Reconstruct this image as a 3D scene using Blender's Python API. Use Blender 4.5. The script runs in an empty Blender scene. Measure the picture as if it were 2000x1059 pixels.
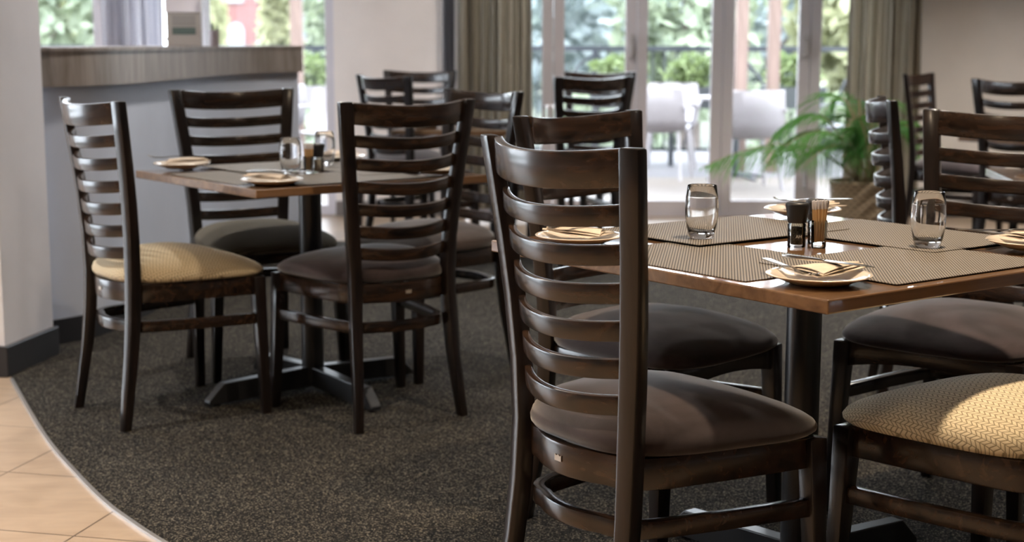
import bpy, bmesh, math, random
from math import sin, cos, pi, radians as R
from mathutils import Vector, Matrix

S = bpy.context.scene
COL = S.collection
rnd = random.Random(7)

# ------------------------------------------------------------------ camera
cam = bpy.data.cameras.new('camera')
cam.sensor_width = 36.0
cam.lens = 2927.6 / 2000 * 36.0
cam.clip_start = 0.05
cam.clip_end = 400
cam.dof.use_dof = True
cam.dof.focus_distance = 2.95
cam.dof.aperture_fstop = 4.0
camo = bpy.data.objects.new('camera', cam)
camo.location = (0, 0, 1.1844)
camo.rotation_euler = (Matrix.Rotation(pi / 2 - 0.1514, 4, 'X') @ Matrix.Rotation(0.0021, 4, 'Z')).to_euler()
COL.objects.link(camo)
S.camera = camo

# ------------------------------------------------------------------ world, sun, exposure
w = bpy.data.worlds.new('world')
S.world = w
w.use_nodes = True
bg = w.node_tree.nodes['Background']
bg.inputs[0].default_value = (0.84, 0.90, 1.0, 1)
bg.inputs[1].default_value = 4.6
sun = bpy.data.lights.new('sun', 'SUN')
sun.energy = 1.6
sun.angle = R(4)
sun.color = (1.0, 0.93, 0.82)
suno = bpy.data.objects.new('sun', sun)
suno.rotation_euler = (R(38), 0, R(12))       # high, from behind the camera: lights the garden, not the room
COL.objects.link(suno)
vs = S.view_settings
vs.view_transform = 'Standard'
vs.look = 'None'
vs.exposure = 1.42
vs.gamma = 1.0
vs.use_curve_mapping = False
S.cycles.max_bounces = 10
S.cycles.transparent_max_bounces = 12
S.cycles.caustics_reflective = False
S.cycles.caustics_refractive = False
S.cycles.sample_clamp_indirect = 6.0

# ------------------------------------------------------------------ materials
MATS = {}


class NT:
    def __init__(s, name):
        s.m = bpy.data.materials.new(name)
        s.m.use_nodes = True
        s.t = s.m.node_tree
        s.n = s.t.nodes
        s.b = s.n['Principled BSDF']
        MATS[name] = s.m

    def node(s, kind, **kw):
        n = s.n.new(kind)
        for k, v in kw.items():
            setattr(n, k, v)
        return n

    def link(s, a, b):
        s.t.links.new(a, b)

    def set(s, **kw):
        names = dict(rough='Roughness', metal='Metallic', spec='Specular IOR Level', ior='IOR', coat='Coat Weight',
                     coat_rough='Coat Roughness', sheen='Sheen Weight', sheen_rough='Sheen Roughness',
                     trans='Transmission Weight', alpha='Alpha', sub='Subsurface Weight')
        for k, v in kw.items():
            s.b.inputs[names[k]].default_value = v
        return s

    def color(s, c):
        s.b.inputs['Base Color'].default_value = (*c, 1)
        return s

    def coords(s, scale=(1, 1, 1), rot=(0, 0, 0), loc=(0, 0, 0), out='Object'):
        tc = s.node('ShaderNodeTexCoord')
        mp = s.node('ShaderNodeMapping')
        mp.inputs['Scale'].default_value = scale
        mp.inputs['Rotation'].default_value = rot
        mp.inputs['Location'].default_value = loc
        s.link(tc.outputs[out], mp.inputs['Vector'])
        return mp.outputs['Vector']

    def noise(s, vec, scale=5, detail=4, rough=0.5, dist=0):
        n = s.node('ShaderNodeTexNoise')
        n.inputs['Scale'].default_value = scale
        n.inputs['Detail'].default_value = detail
        n.inputs['Roughness'].default_value = rough
        n.inputs['Distortion'].default_value = dist
        s.link(vec, n.inputs['Vector'])
        return n.outputs['Fac']

    def ramp(s, fac, stops):
        r = s.node('ShaderNodeValToRGB')
        e = r.color_ramp.elements
        while len(e) < len(stops):
            e.new(0.5)
        for i, (p, c) in enumerate(stops):
            e[i].position = p
            e[i].color = (*c, 1)
        s.link(fac, r.inputs['Fac'])
        return r.outputs['Color']

    def base(s, sock):
        s.link(sock, s.b.inputs['Base Color'])
        return s

    def bump(s, fac, strength=0.3, dist=0.002):
        b = s.node('ShaderNodeBump')
        b.inputs['Strength'].default_value = strength
        b.inputs['Distance'].default_value = dist
        s.link(fac, b.inputs['Height'])
        s.link(b.outputs['Normal'], s.b.inputs['Normal'])
        return s

    def math(s, op, a, b=None, c=None):
        n = s.node('ShaderNodeMath', operation=op)
        for i, v in enumerate((a, b, c)):
            if v is None:
                continue
            if isinstance(v, (int, float)):
                n.inputs[i].default_value = v
            else:
                s.link(v, n.inputs[i])
        return n.outputs[0]

    def xyz(s, vec):
        n = s.node('ShaderNodeSeparateXYZ')
        s.link(vec, n.inputs[0])
        return n.outputs

    def mix(s, fac, a, b):
        n = s.node('ShaderNodeMix', data_type='RGBA')
        if isinstance(fac, (int, float)):
            n.inputs[0].default_value = fac
        else:
            s.link(fac, n.inputs[0])
        for i, v in ((6, a), (7, b)):
            if isinstance(v, tuple):
                n.inputs[i].default_value = (*v, 1)
            else:
                s.link(v, n.inputs[i])
        return n.outputs[2]


def plain(name, c, rough=0.5, **kw):
    m = NT(name).color(c).set(rough=rough, **kw)
    return m.m


def wood(name, dark, light, grain, rough=0.3, coat=0.0, scale=1.0, spec=0.4):
    """grain = axis the fibres run along (0,1,2)"""
    m = NT(name)
    sc = [38 * scale, 38 * scale, 38 * scale]
    sc[grain] = 2.2 * scale
    f = m.noise(m.coords(tuple(sc)), 1.0, 6, 0.62, 0.6)
    sc2 = [24 * scale] * 3
    sc2[grain] = 3.2 * scale
    f2 = m.noise(m.coords(tuple(sc2)), 1.0, 4, 0.55, 2.2)
    ff = m.math('ADD', m.math('MULTIPLY', f, 0.4), m.math('MULTIPLY', f2, 0.6))
    m.base(m.ramp(ff, [(0.38, dark), (0.60, light)]))
    m.set(rough=rough, coat=coat, coat_rough=0.15, spec=spec)
    m.bump(f, 0.12, 0.001)
    return m.m


W_V = wood('espresso_wood_upright', (0.0036, 0.0028, 0.0032), (0.0145, 0.0092, 0.0080), 2, 0.28, 0.3)
W_H = wood('espresso_wood_rail', (0.0034, 0.0026, 0.0028), (0.036, 0.019, 0.0115), 0, 0.26, 0.4)
W_D = wood('espresso_wood_side', (0.0046, 0.0037, 0.0041), (0.0155, 0.0108, 0.0098), 1, 0.30)
TABLE_TOP = wood('warm_table_veneer', (0.12, 0.062, 0.028), (0.225, 0.125, 0.060), 0, 0.3, 1.0, 0.55)
_b = TABLE_TOP.node_tree.nodes['Principled BSDF']
_b.inputs['Coat IOR'].default_value = 1.7
_b.inputs['Coat Roughness'].default_value = 0.07
BLACK_METAL = plain('black_powder_coat', (0.012, 0.013, 0.016), 0.33, spec=0.6)
STEEL = plain('polished_cutlery_steel', (0.62, 0.60, 0.57), 0.16, metal=1.0)
ALU = plain('satin_aluminium', (0.55, 0.54, 0.53), 0.35, metal=0.9)
CHINA = plain('cream_stoneware', (0.70, 0.63, 0.54), 0.22, coat=0.4)
BLACK_PLASTIC = plain('black_plastic', (0.012, 0.012, 0.014), 0.42)
WHITE_PAINT = plain('white_letter_paint', (0.8, 0.8, 0.78), 0.5)


def make_napkin():
    m = NT('peach_paper_napkin')
    f = m.noise(m.coords((60, 60, 60)), 1, 3)
    m.base(m.ramp(f, [(0.3, (0.60, 0.51, 0.42)), (0.7, (0.68, 0.59, 0.49))])).set(rough=0.9)
    m.bump(f, 0.15, 0.001)
    return m.m


NAPKIN = make_napkin()


def make_suede(name, c, v=1.0):
    m = NT(name)
    f = m.noise(m.coords((1, 1, 1)), 7, 4, 0.6, 0.8)
    d = tuple(x * 0.62 * v for x in c)
    l = tuple(x * 1.35 * v for x in c)
    m.base(m.ramp(f, [(0.38, d), (0.66, l)])).set(rough=0.85, sheen=0.55, sheen_rough=0.45, spec=0.2)
    f2 = m.noise(m.coords((1, 1, 1)), 320, 2)
    m.bump(f2, 0.2, 0.0006)
    return m.m


SUEDE = make_suede('plum_brown_suede', (0.040, 0.029, 0.033))
SUEDE_B = make_suede('taupe_brown_suede', (0.060, 0.042, 0.036))


def make_chevron(name, light, dark, pitch=0.0155, col=0.022, rot=0.0, slant=1.0):
    m = NT(name)
    x, y, z = m.xyz(m.coords((1, 1, 1), (0, 0, rot)))
    k = m.math('MULTIPLY_ADD', m.math('MAXIMUM', m.math('SUBTRACT', 0.535, z), 0.0), 4.2, 1.0)      # cloth pulled down over the sides
    x, y = m.math('MULTIPLY', x, k), m.math('MULTIPLY', y, k)
    # mirrored columns across x, slanted bars along y
    tri = m.math('ABSOLUTE', m.math('SUBTRACT', m.math('FRACT', m.math('DIVIDE', x, col * 2)), 0.5))
    ph = m.math('ADD', m.math('DIVIDE', y, pitch), m.math('MULTIPLY', tri, slant * 2 * col / pitch))
    bar = m.math('ABSOLUTE', m.math('SUBTRACT', m.math('FRACT', ph), 0.5))       # 0..0.5
    colm = m.math('ABSOLUTE', m.math('SUBTRACT', m.math('FRACT', m.math('DIVIDE', x, col)), 0.5))
    edge = m.math('MINIMUM', bar, m.math('MULTIPLY', m.math('SUBTRACT', 0.5, colm), 2.0))
    f = m.math('SMOOTH_MIN', m.math('MULTIPLY', edge, 4.0), 1.0, 0.2)
    n = m.noise(m.coords((1, 1, 1)), 260, 2)
    c = m.ramp(f, [(0.25, dark), (0.75, light)])
    m.base(m.mix(m.math('MULTIPLY', n, 0.25), c, dark)).set(rough=0.9, sheen=0.15, spec=0.2)
    m.bump(f, 0.35, 0.0015)
    return m.m


CHEV = make_chevron('cream_chevron_fabric', (0.76, 0.66, 0.47), (0.28, 0.23, 0.145), 0.0125, 0.0115)
OLIVE = make_chevron('olive_herringbone_fabric', (0.150, 0.138, 0.105), (0.016, 0.016, 0.015), 0.017, 0.008, 0.0, 0.55)


def make_mat():
    m = NT('woven_placemat')
    x, y, z = m.xyz(m.coords((1, 1, 1)))
    a = m.math('FRACT', m.math('DIVIDE', m.math('SUBTRACT', x, y), 0.0078))
    st = m.math('ABSOLUTE', m.math('SUBTRACT', a, 0.5))
    b = m.math('FRACT', m.math('DIVIDE', m.math('ADD', x, y), 0.0052))
    st2 = m.math('ABSOLUTE', m.math('SUBTRACT', b, 0.5))
    f = m.math('ADD', m.math('MULTIPLY', st, 1.6), m.math('MULTIPLY', st2, 0.4))
    m.base(m.ramp(f, [(0.30, (0.040, 0.034, 0.030)), (0.62, (0.235, 0.212, 0.182))])).set(rough=0.55, spec=0.25)
    m.bump(f, 0.3, 0.001)
    return m.m


MAT_WEAVE = make_mat()


def make_glass(name, tint=(1, 1, 1), ior=1.48):
    m = NT(name)
    m.color(tint).set(rough=0.0, trans=1.0, ior=ior)
    return m.m


GLASS = make_glass('clear_glass')


def make_pane(name, tint=(0.97, 0.985, 0.98)):
    m = bpy.data.materials.new(name)
    m.use_nodes = True
    t = m.node_tree
    t.nodes.remove(t.nodes['Principled BSDF'])
    tr = t.nodes.new('ShaderNodeBsdfTransparent')
    tr.inputs[0].default_value = (*tint, 1)
    gl = t.nodes.new('ShaderNodeBsdfGlossy')
    gl.inputs['Roughness'].default_value = 0.02
    fr = t.nodes.new('ShaderNodeFresnel')
    fr.inputs[0].default_value = 1.45
    mx = t.nodes.new('ShaderNodeMixShader')
    t.links.new(fr.outputs[0], mx.inputs[0])
    t.links.new(tr.outputs[0], mx.inputs[1])
    t.links.new(gl.outputs[0], mx.inputs[2])
    t.links.new(mx.outputs[0], t.nodes['Material Output'].inputs[0])
    return m


PANE = make_pane('window_pane_glass')


def make_wall(name, c, bump=0.1, weave=False):
    m = NT(name)
    f = m.noise(m.coords((1, 1, 1)), 3.0, 5)
    f2 = m.noise(m.coords((1, 1, 1)), 150, 3)
    d = tuple(x * 0.93 for x in c)
    m.base(m.ramp(f, [(0.35, d), (0.65, c)])).set(rough=0.75, spec=0.3)
    m.bump(f2, bump, 0.001)
    return m.m


WALL_PINK = make_wall('pale_beige_wallpaper', (0.82, 0.75, 0.71))
WALL_TAUPE = make_wall('taupe_wallpaper', (0.78, 0.75, 0.72))
WALL_GREY = make_wall('grey_plaster', (0.78, 0.79, 0.85))
WALL_WHITE = make_wall('white_plaster', (0.78, 0.76, 0.73))
COUNTER_GREY = make_wall('counter_grey_paint', (0.60, 0.66, 0.78))
BASEBOARD = plain('charcoal_skirting', (0.028, 0.030, 0.036), 0.32)
FRAME_WHITE = plain('pale_grey_door_frame', (0.60, 0.57, 0.61), 0.4)
COUNTER_WOOD = wood('weathered_oak_laminate', (0.20, 0.175, 0.155), (0.34, 0.30, 0.275), 2, 0.45, 0, 0.5)


def make_tile():
    m = NT('sand_floor_tile')
    v = m.coords((1, 1, 1), (0, 0, R(13)))
    x, y, z = m.xyz(v)
    # rotated so x' = n2-like axis, y' = n-like axis
    T = 0.456
    fx = m.math('FRACT', m.math('DIVIDE', m.math('SUBTRACT', x, -1.824), T))
    fy = m.math('FRACT', m.math('DIVIDE', m.math('SUBTRACT', y, 3.174), T))
    g = 0.0055
    ex = m.math('MINIMUM', fx, m.math('SUBTRACT', 1.0, fx))
    ey = m.math('MINIMUM', fy, m.math('SUBTRACT', 1.0, fy))
    e = m.math('MINIMUM', ex, ey)
    grout = m.math('LESS_THAN', e, g)
    n = m.noise(m.coords((1.4, 4.5, 1)), 4.0, 6, 0.6, 0.6)
    c = m.ramp(n, [(0.35, (0.385, 0.29, 0.21)), (0.65, (0.46, 0.355, 0.262))])
    m.base(m.mix(grout, c, (0.10, 0.07, 0.045)))
    m.set(rough=0.28, spec=0.5)
    return m.m


TILE = make_tile()


def make_carpet():
    m = NT('dark_flecked_carpet')
    v = m.coords((1, 1, 1))
    vo = m.node('ShaderNodeTexVoronoi')
    vo.inputs['Scale'].default_value = 300
    m.link(v, vo.inputs['Vector'])
    sp = m.node('ShaderNodeSeparateColor')
    m.link(vo.outputs['Color'], sp.inputs[0])
    big = m.noise(v, 2.5, 4)
    mid = m.noise(v, 14, 3)
    c = m.ramp(sp.outputs[0], [(0.0, (0.006, 0.006, 0.0066)), (0.50, (0.014, 0.0135, 0.0135)), (0.80, (0.052, 0.049, 0.043)), (1.0, (0.24, 0.215, 0.17))])
    dk = m.math('ADD', m.math('MULTIPLY_ADD', big, 0.5, 0.5), m.math('MULTIPLY', mid, 0.5))
    c2 = m.node('ShaderNodeVectorMath', operation='SCALE')
    m.link(c, c2.inputs[0])
    m.link(dk, c2.inputs['Scale'])
    m.base(c2.outputs[0]).set(rough=0.95, spec=0.1)
    m.bump(vo.outputs['Distance'], 0.8, 0.004)
    return m.m


CARPET = make_carpet()


def make_curtain(name, cols, freq, translucent):
    m = bpy.data.materials.new(name)
    m.use_nodes = True
    MATS[name] = m
    t = m.node_tree
    b = t.nodes['Principled BSDF']
    b.inputs['Roughness'].default_value = 0.85
    uv = t.nodes.new('ShaderNodeTexCoord')
    mp = t.nodes.new('ShaderNodeMapping')
    mp.inputs['Scale'].default_value = (freq, 0.02, 0.02)
    n = t.nodes.new('ShaderNodeTexNoise')
    n.inputs['Scale'].default_value = 1
    n.inputs['Detail'].default_value = 1.5
    r = t.nodes.new('ShaderNodeValToRGB')
    r.color_ramp.interpolation = 'LINEAR'
    e = r.color_ramp.elements
    while len(e) < len(cols):
        e.new(0.5)
    for i, c in enumerate(cols):
        e[i].position = 0.36 + 0.28 * i / (len(cols) - 1)
        e[i].color = (*c, 1)
    t.links.new(uv.outputs['UV'], mp.inputs[0])
    t.links.new(mp.outputs[0], n.inputs['Vector'])
    t.links.new(n.outputs['Fac'], r.inputs['Fac'])
    t.links.new(r.outputs['Color'], b.inputs['Base Color'])
    tl = t.nodes.new('ShaderNodeBsdfTranslucent')
    t.links.new(r.outputs['Color'], tl.inputs['Color'])
    mx = t.nodes.new('ShaderNodeMixShader')
    mx.inputs[0].default_value = translucent
    t.links.new(b.outputs[0], mx.inputs[1])
    t.links.new(tl.outputs[0], mx.inputs[2])
    t.links.new(mx.outputs[0], t.nodes['Material Output'].inputs[0])
    return m


CURTAIN_L = make_curtain('striped_curtain_cloth', [(0.10, 0.09, 0.07), (0.46, 0.40, 0.32), (0.20, 0.185, 0.14), (0.70, 0.65, 0.57), (0.14, 0.13, 0.10), (0.5, 0.45, 0.36)], 60, 0.45)
CURTAIN_R = make_curtain('sheer_striped_curtain_cloth', [(0.14, 0.12, 0.09), (0.55, 0.49, 0.40), (0.25, 0.22, 0.16), (0.8, 0.76, 0.68), (0.16, 0.14, 0.11), (0.6, 0.54, 0.45)], 50, 0.6)


def make_leaf(name, a, b):
    m = NT(name)
    f = m.noise(m.coords((1, 1, 1)), 2.5, 4)
    m.base(m.ramp(f, [(0.35, a), (0.65, b)])).set(rough=0.55, spec=0.3)
    tl = m.node('ShaderNodeBsdfTranslucent')
    tl.inputs[0].default_value = (b[0] * 1.1, b[1] * 1.15, b[2] * 0.95, 1)
    mx = m.node('ShaderNodeMixShader')
    mx.inputs[0].default_value = 0.3
    m.link(m.b.outputs[0], mx.inputs[1])
    m.link(tl.outputs[0], mx.inputs[2])
    m.link(mx.outputs[0], m.n['Material Output'].inputs[0])
    return m.m


PALM = make_leaf('palm_leaf', (0.035, 0.14, 0.03), (0.14, 0.34, 0.085))
LEAF_Y = make_leaf('yellow_green_foliage', (0.27, 0.28, 0.17), (0.42, 0.42, 0.28))  # haze put into the colour: these three foliage tones are paled and greyed
LEAF_G = make_leaf('mid_green_foliage', (0.17, 0.205, 0.155), (0.32, 0.36, 0.27))
LEAF_B = make_leaf('blue_green_foliage', (0.175, 0.215, 0.235), (0.34, 0.38, 0.40))
LEAF_P = make_leaf('planter_foliage', (0.085, 0.125, 0.05), (0.19, 0.24, 0.11))
CANE = plain('palm_cane', (0.34, 0.26, 0.16), 0.6)
SOIL = plain('potting_soil', (0.03, 0.02, 0.013), 0.95)
BARK = plain('tree_bark', (0.16, 0.13, 0.12), 0.9)


def make_basket():
    m = NT('woven_wicker')
    x, y, z = m.xyz(m.coords((1, 1, 1)))
    an = m.math('ARCTAN2', y, x)
    u = m.math('MULTIPLY', an, 26 / (2 * pi))
    row = m.math('FLOOR', m.math('DIVIDE', z, 0.022))
    ph = m.math('ADD', u, m.math('MULTIPLY', row, 0.5))
    a = m.math('ABSOLUTE', m.math('SUBTRACT', m.math('FRACT', ph), 0.5))
    b = m.math('ABSOLUTE', m.math('SUBTRACT', m.math('FRACT', m.math('DIVIDE', z, 0.022)), 0.5))
    f = m.math('SUBTRACT', 1.0, m.math('ADD', a, b))
    m.base(m.ramp(f, [(0.10, (0.06, 0.043, 0.028)), (0.65, (0.42, 0.33, 0.225))])).set(rough=0.7)
    m.bump(f, 0.8, 0.01)
    return m.m


BASKET = make_basket()
DECK = wood('bleached_deck_boards', (0.094, 0.077, 0.066), (0.12, 0.100, 0.088), 0, 0.6, 0, 0.5)
PAVING = plain('pale_terrace_paving', (0.092, 0.086, 0.094), 0.7)
LAWN = make_leaf('mown_lawn', (0.06, 0.07, 0.045), (0.085, 0.095, 0.06))
RAIL_BLACK = plain('dark_iron_railing', (0.020, 0.024, 0.032), 0.4)
PATIO_WHITE = plain('white_patio_plastic', (0.26, 0.245, 0.26), 0.45)
PATIO_GREY = plain('grey_patio_plastic', (0.13, 0.13, 0.15), 0.5)
POST_WOOD = wood('reddish_timber_post', (0.13, 0.09, 0.075), (0.20, 0.14, 0.12), 2, 0.6, 0, 0.4)
BRICK = plain('red_brick_facade', (0.17, 0.082, 0.080), 0.85)
BUILD_GLASS = plain('pale_reflective_window', (0.27, 0.29, 0.31), 0.3)
PLANTER_MAT = plain('dark_planter_box', (0.05, 0.055, 0.06), 0.6)

# ------------------------------------------------------------------ mesh helpers


class MB:
    """collects shapes; build() links them as ONE mesh object"""

    def __init__(s):
        s.v = []
        s.f = []
        s.mi = []
        s.uv = None
        s.cur = 0

    def add(s, verts, faces):
        o = len(s.v)
        s.v += [tuple(p) for p in verts]
        s.f += [tuple(i + o for i in f) for f in faces]
        s.mi += [s.cur] * len(faces)

    def box(s, x0, x1, y0, y1, z0, z1, M=None):
        vs_ = [Vector((x, y, z)) for z in (z0, z1) for y in (y0, y1) for x in (x0, x1)]
        if M is not None:
            vs_ = [M @ p for p in vs_]
        s.add(vs_, [(0, 2, 3, 1), (4, 5, 7, 6), (0, 1, 5, 4), (2, 6, 7, 3), (0, 4, 6, 2), (1, 3, 7, 5)])

    def loft(s, rings, cap=True, closed=False):
        n = len(rings[0])
        vs_ = [p for r in rings for p in r]
        fs = []
        m = len(rings)
        for i in range(m if closed else m - 1):
            a, b = i * n, ((i + 1) % m) * n
            for j in range(n):
                k = (j + 1) % n
                fs.append((a + j, a + k, b + k, b + j))
        if cap and not closed:
            fs.append(tuple(range(n - 1, -1, -1)))
            fs.append(tuple((m - 1) * n + j for j in range(n)))
        s.add(vs_, fs)

    def sweep(s, path, side, up, ws, hs):
        """rectangular section; side/up: vector or list of vectors"""
        rings = []
        for i, p in enumerate(path):
            p = Vector(p)
            a = Vector(side[i] if isinstance(side, list) else side) * (ws[i] if isinstance(ws, (list, tuple)) else ws) / 2
            b = Vector(up[i] if isinstance(up, list) else up) * (hs[i] if isinstance(hs, (list, tuple)) else hs) / 2
            rings.append([p - a - b, p + a - b, p + a + b, p - a + b])
        s.loft(rings)

    def tube(s, path, rad, n=10, cap=True):
        path = [Vector(p) for p in path]
        rings = []
        ref = Vector((0.13, 0.31, 0.94)).normalized()
        for i, p in enumerate(path):
            t = (path[min(i + 1, len(path) - 1)] - path[max(i - 1, 0)]).normalized()
            if abs(t.dot(ref)) > 0.97:
                rf = Vector((1, 0, 0))
            else:
                rf = ref
            a = t.cross(rf).normalized()
            b = t.cross(a)
            r = rad[i] if isinstance(rad, (list, tuple)) else rad
            rings.append([p + (a * cos(2 * pi * k / n) + b * sin(2 * pi * k / n)) * r for k in range(n)])
        s.loft(rings, cap)

    def lathe(s, prof, n=32, c=(0, 0, 0), closed=False):
        """prof: list of (r, z)"""
        cx, cy, cz = c
        rings = [[Vector((cx + r * cos(2 * pi * k / n), cy + r * sin(2 * pi * k / n), cz + z)) for k in range(n)] for r, z in prof]
        s.loft(rings, cap=not closed, closed=closed)

    def prism(s, poly, z0, z1, M=None):
        n = len(poly)
        vs_ = [Vector((x, y, z0)) for x, y in poly] + [Vector((x, y, z1)) for x, y in poly]
        if M is not None:
            vs_ = [M @ p for p in vs_]
        s.add(vs_, [tuple(range(n - 1, -1, -1)), tuple(range(n, 2 * n))] + [(i, (i + 1) % n, n + (i + 1) % n, n + i) for i in range(n)])

    def quad(s, a, b, c, d):
        s.add([a, b, c, d], [(0, 1, 2, 3)])

    def mesh(s, name, mats, bevel=0.0, seg=2, smooth=False, uv=None, weld=False):
        me = bpy.data.meshes.new(name)
        me.from_pydata(s.v, [], s.f)
        for m in (mats if isinstance(mats, (list, tuple)) else [mats]):
            me.materials.append(m)
        for p, i in zip(me.polygons, s.mi):
            p.material_index = i
        bm = bmesh.new()
        bm.from_mesh(me)
        if weld:
            bmesh.ops.remove_doubles(bm, verts=bm.verts, dist=1e-5)
        bmesh.ops.recalc_face_normals(bm, faces=bm.faces)
        if bevel:
            ed = [e for e in bm.edges if len(e.link_faces) == 2 and e.calc_face_angle(0) > 0.6]
            bmesh.ops.bevel(bm, geom=ed, offset=bevel, segments=seg, profile=0.5, affect='EDGES', clamp_overlap=True)
        bm.to_mesh(me)
        bm.free()
        if smooth:
            for p in me.polygons:
                p.use_smooth = True
            if smooth != 'all':
                try:
                    me.set_sharp_from_angle(angle=R(smooth if isinstance(smooth, (int, float)) and smooth > 1 else 40))
                except Exception:
                    pass
        if uv:
            lay = me.uv_layers.new(name='UVMap')
            for l in me.loops:
                lay.data[l.index].uv = uv(me.vertices[l.vertex_index].co)
        return me

    def build(s, name, mats, parent=None, **kw):
        o = bpy.data.objects.new(name, s.mesh(name, mats, **kw))
        COL.objects.link(o)
        if parent is not None:
            o.parent = parent
        return o


def tag(o, label, cat, group=None, kind=None):
    o['label'] = label
    o['category'] = cat
    if group:
        o['group'] = group
    if kind:
        o['kind'] = kind
    return o


def thing(name, label, cat, loc=(0, 0, 0), rz=0.0, group=None):
    o = bpy.data.objects.new(name, None)
    o.empty_display_size = 0.1
    COL.objects.link(o)
    o.location = loc
    o.rotation_euler = (0, 0, rz)
    return tag(o, label, cat, group)


def struct(o):
    o['kind'] = 'structure'
    return o


def kids(o):
    return list(o.children)


def dup(root, loc, rz, label, group=None):
    r = root.copy()
    COL.objects.link(r)
    r.location = loc
    r.rotation_euler = (0, 0, rz)
    r['label'] = label
    if group:
        r['group'] = group
    for ch in kids(root):
        c = ch.copy()
        COL.objects.link(c)
        c.parent = r
        for g in kids(ch):
            d = g.copy()
            COL.objects.link(d)
            d.parent = c
    return r


def local(c, a, u, v):
    return (c[0] + cos(a) * u - sin(a) * v, c[1] + sin(a) * u + cos(a) * v)


# ------------------------------------------------------------------ room shell
BY = 10.3           # inside face of the back wall / door line
CEIL = 2.85
LINT = 2.32
XL, XR, YF = -6.0, 5.0, -2.6

m = MB()
m.box(XL, XR, YF, BY + 0.12, -0.15, -0.004)
struct(m.build('floor', TILE))

# carpet with its curved border
curve = [(1.2, 2.02), (0.6, 2.28), (0.1, 2.58), (-0.25, 2.84), (-0.45, 3.02), (-0.65, 3.235), (-0.832, 3.448), (-0.973, 3.639), (-1.071, 3.788),
         (-1.205, 4.023), (-1.369, 4.327), (-1.55, 4.705), (-1.776, 5.201)]


def smooth_curve(pts, n=8):
    out = []
    P = [Vector(p) for p in pts]
    for i in range(len(P) - 1):
        p0, p1, p2, p3 = P[max(i - 1, 0)], P[i], P[i + 1], P[min(i + 2, len(P) - 1)]
        for k in range(n):
            t = k / n
            out.append(0.5 * ((2 * p1) + (p2 - p0) * t + (2 * p0 - 5 * p1 + 4 * p2 - p3) * t * t + (3 * p1 - p0 - 3 * p2 + p3) * t ** 3))
    out.append(P[-1])
    return out


cs = smooth_curve(curve)
poly = [tuple(p) for p in cs] + [(-1.9, 5.55), (-1.9, 8.95), (XR - 0.02, 8.95), (XR - 0.02, 2.02)]
m = MB()
m.prism(poly, -0.004, 0.0)
tag(m.build('carpet', CARPET), 'dark grey flecked carpet with a curved edge under the dining tables', 'carpet', kind='structure')
m = MB()
m.sweep([(p.x, p.y, -0.0005) for p in cs], [Vector((-(cs[min(i + 1, len(cs) - 1)] - cs[max(i - 1, 0)]).y, (cs[min(i + 1, len(cs) - 1)] - cs[max(i - 1, 0)]).x, 0)).normalized() for i in range(len(cs))],
        Vector((0, 0, 1)), 0.011, 0.007)
struct(m.build('trim_1', ALU))

m = MB()
m.box(XL, XR, YF, BY + 0.12, CEIL, CEIL + 0.12)
struct(m.build('ceiling', WALL_WHITE))
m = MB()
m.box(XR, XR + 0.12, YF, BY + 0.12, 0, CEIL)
struct(m.build('wall_right', make_wall('low_bounce_brown_wallpaper', (0.20, 0.18, 0.17))))  # unseen wall kept evenly dark so it bounces little light onto the tables
m = MB()
m.box(XL - 0.12, XL, YF, BY + 0.12, LINT, CEIL)
m.box(XL - 0.12, XL, YF, 4.9, 0, LINT)
m.box(XL - 0.12, XL, 4.9, BY + 0.12, 0, 0.12)
struct(m.build('wall_left', WALL_TAUPE))
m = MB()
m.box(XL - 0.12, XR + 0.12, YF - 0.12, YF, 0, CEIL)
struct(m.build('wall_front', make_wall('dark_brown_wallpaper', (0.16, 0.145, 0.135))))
for i in range(3):                       # side glazing behind the bar
    ya, yb = 4.9 + 1.8 * i, 4.9 + 1.8 * (i + 1)
    t = struct(bpy.data.objects.new('window_%d' % (i + 4), None))
    COL.objects.link(t)
    m = MB()
    m.box(XL - 0.08, XL - 0.02, ya, ya + 0.06, 0.12, LINT)
    m.box(XL - 0.08, XL - 0.02, yb - 0.06, yb, 0.12, LINT)
    m.box(XL - 0.08, XL - 0.02, ya + 0.06, yb - 0.06, 0.12, 0.19)
    m.box(XL - 0.08, XL - 0.02, ya + 0.06, yb - 0.06, LINT - 0.07, LINT)
    m.build('window_frame', FRAME_WHITE, t)
    m = MB()
    m.box(XL - 0.053, XL - 0.047, ya + 0.06, yb - 0.06, 0.19, LINT - 0.07)
    m.build('glass_pane', PANE, t)

# back wall: pier, right part, lintel
m = MB()
m.box(-1.215, -0.315, BY, BY + 0.12, 0, LINT)
struct(m.build('wall_back_pier', WALL_PINK))
m = MB()
m.box(2.66, XR, BY, BY + 0.12, 0, LINT)
struct(m.build('wall_back_right', WALL_TAUPE))
m = MB()
m.box(XL, XR, BY, BY + 0.12, LINT, CEIL)
struct(m.build('wall_back', WALL_WHITE))
m = MB()
m.box(-1.215, -0.315, BY - 0.016, BY, 0, 0.10)
struct(m.build('baseboard_back', plain('taupe_skirting', (0.16, 0.14, 0.13), 0.5)))
m = MB()
m.box(2.72, XR, BY - 0.016, BY, 0, 0.10)
struct(m.build('baseboard_right', BASEBOARD))

# square pillar at the left with its skirting
a = Vector((-1.798, 5.234))
d1 = Vector((0.157, 0.987)).normalized()      # right face, running away
d2 = Vector((-d1.y, d1.x))                    # front face, running left
th = 0.016
c0 = a - d2 * (-th) + d1 * th                  # plaster corner inset by the skirting
ci = a + d1 * th + d2 * th
pw, pd = 0.75, 0.41


def quadpoly(c, L1, L2):
    return [tuple(c), tuple(c + d1 * L1), tuple(c + d1 * L1 + d2 * L2), tuple(c + d2 * L2)]


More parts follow.
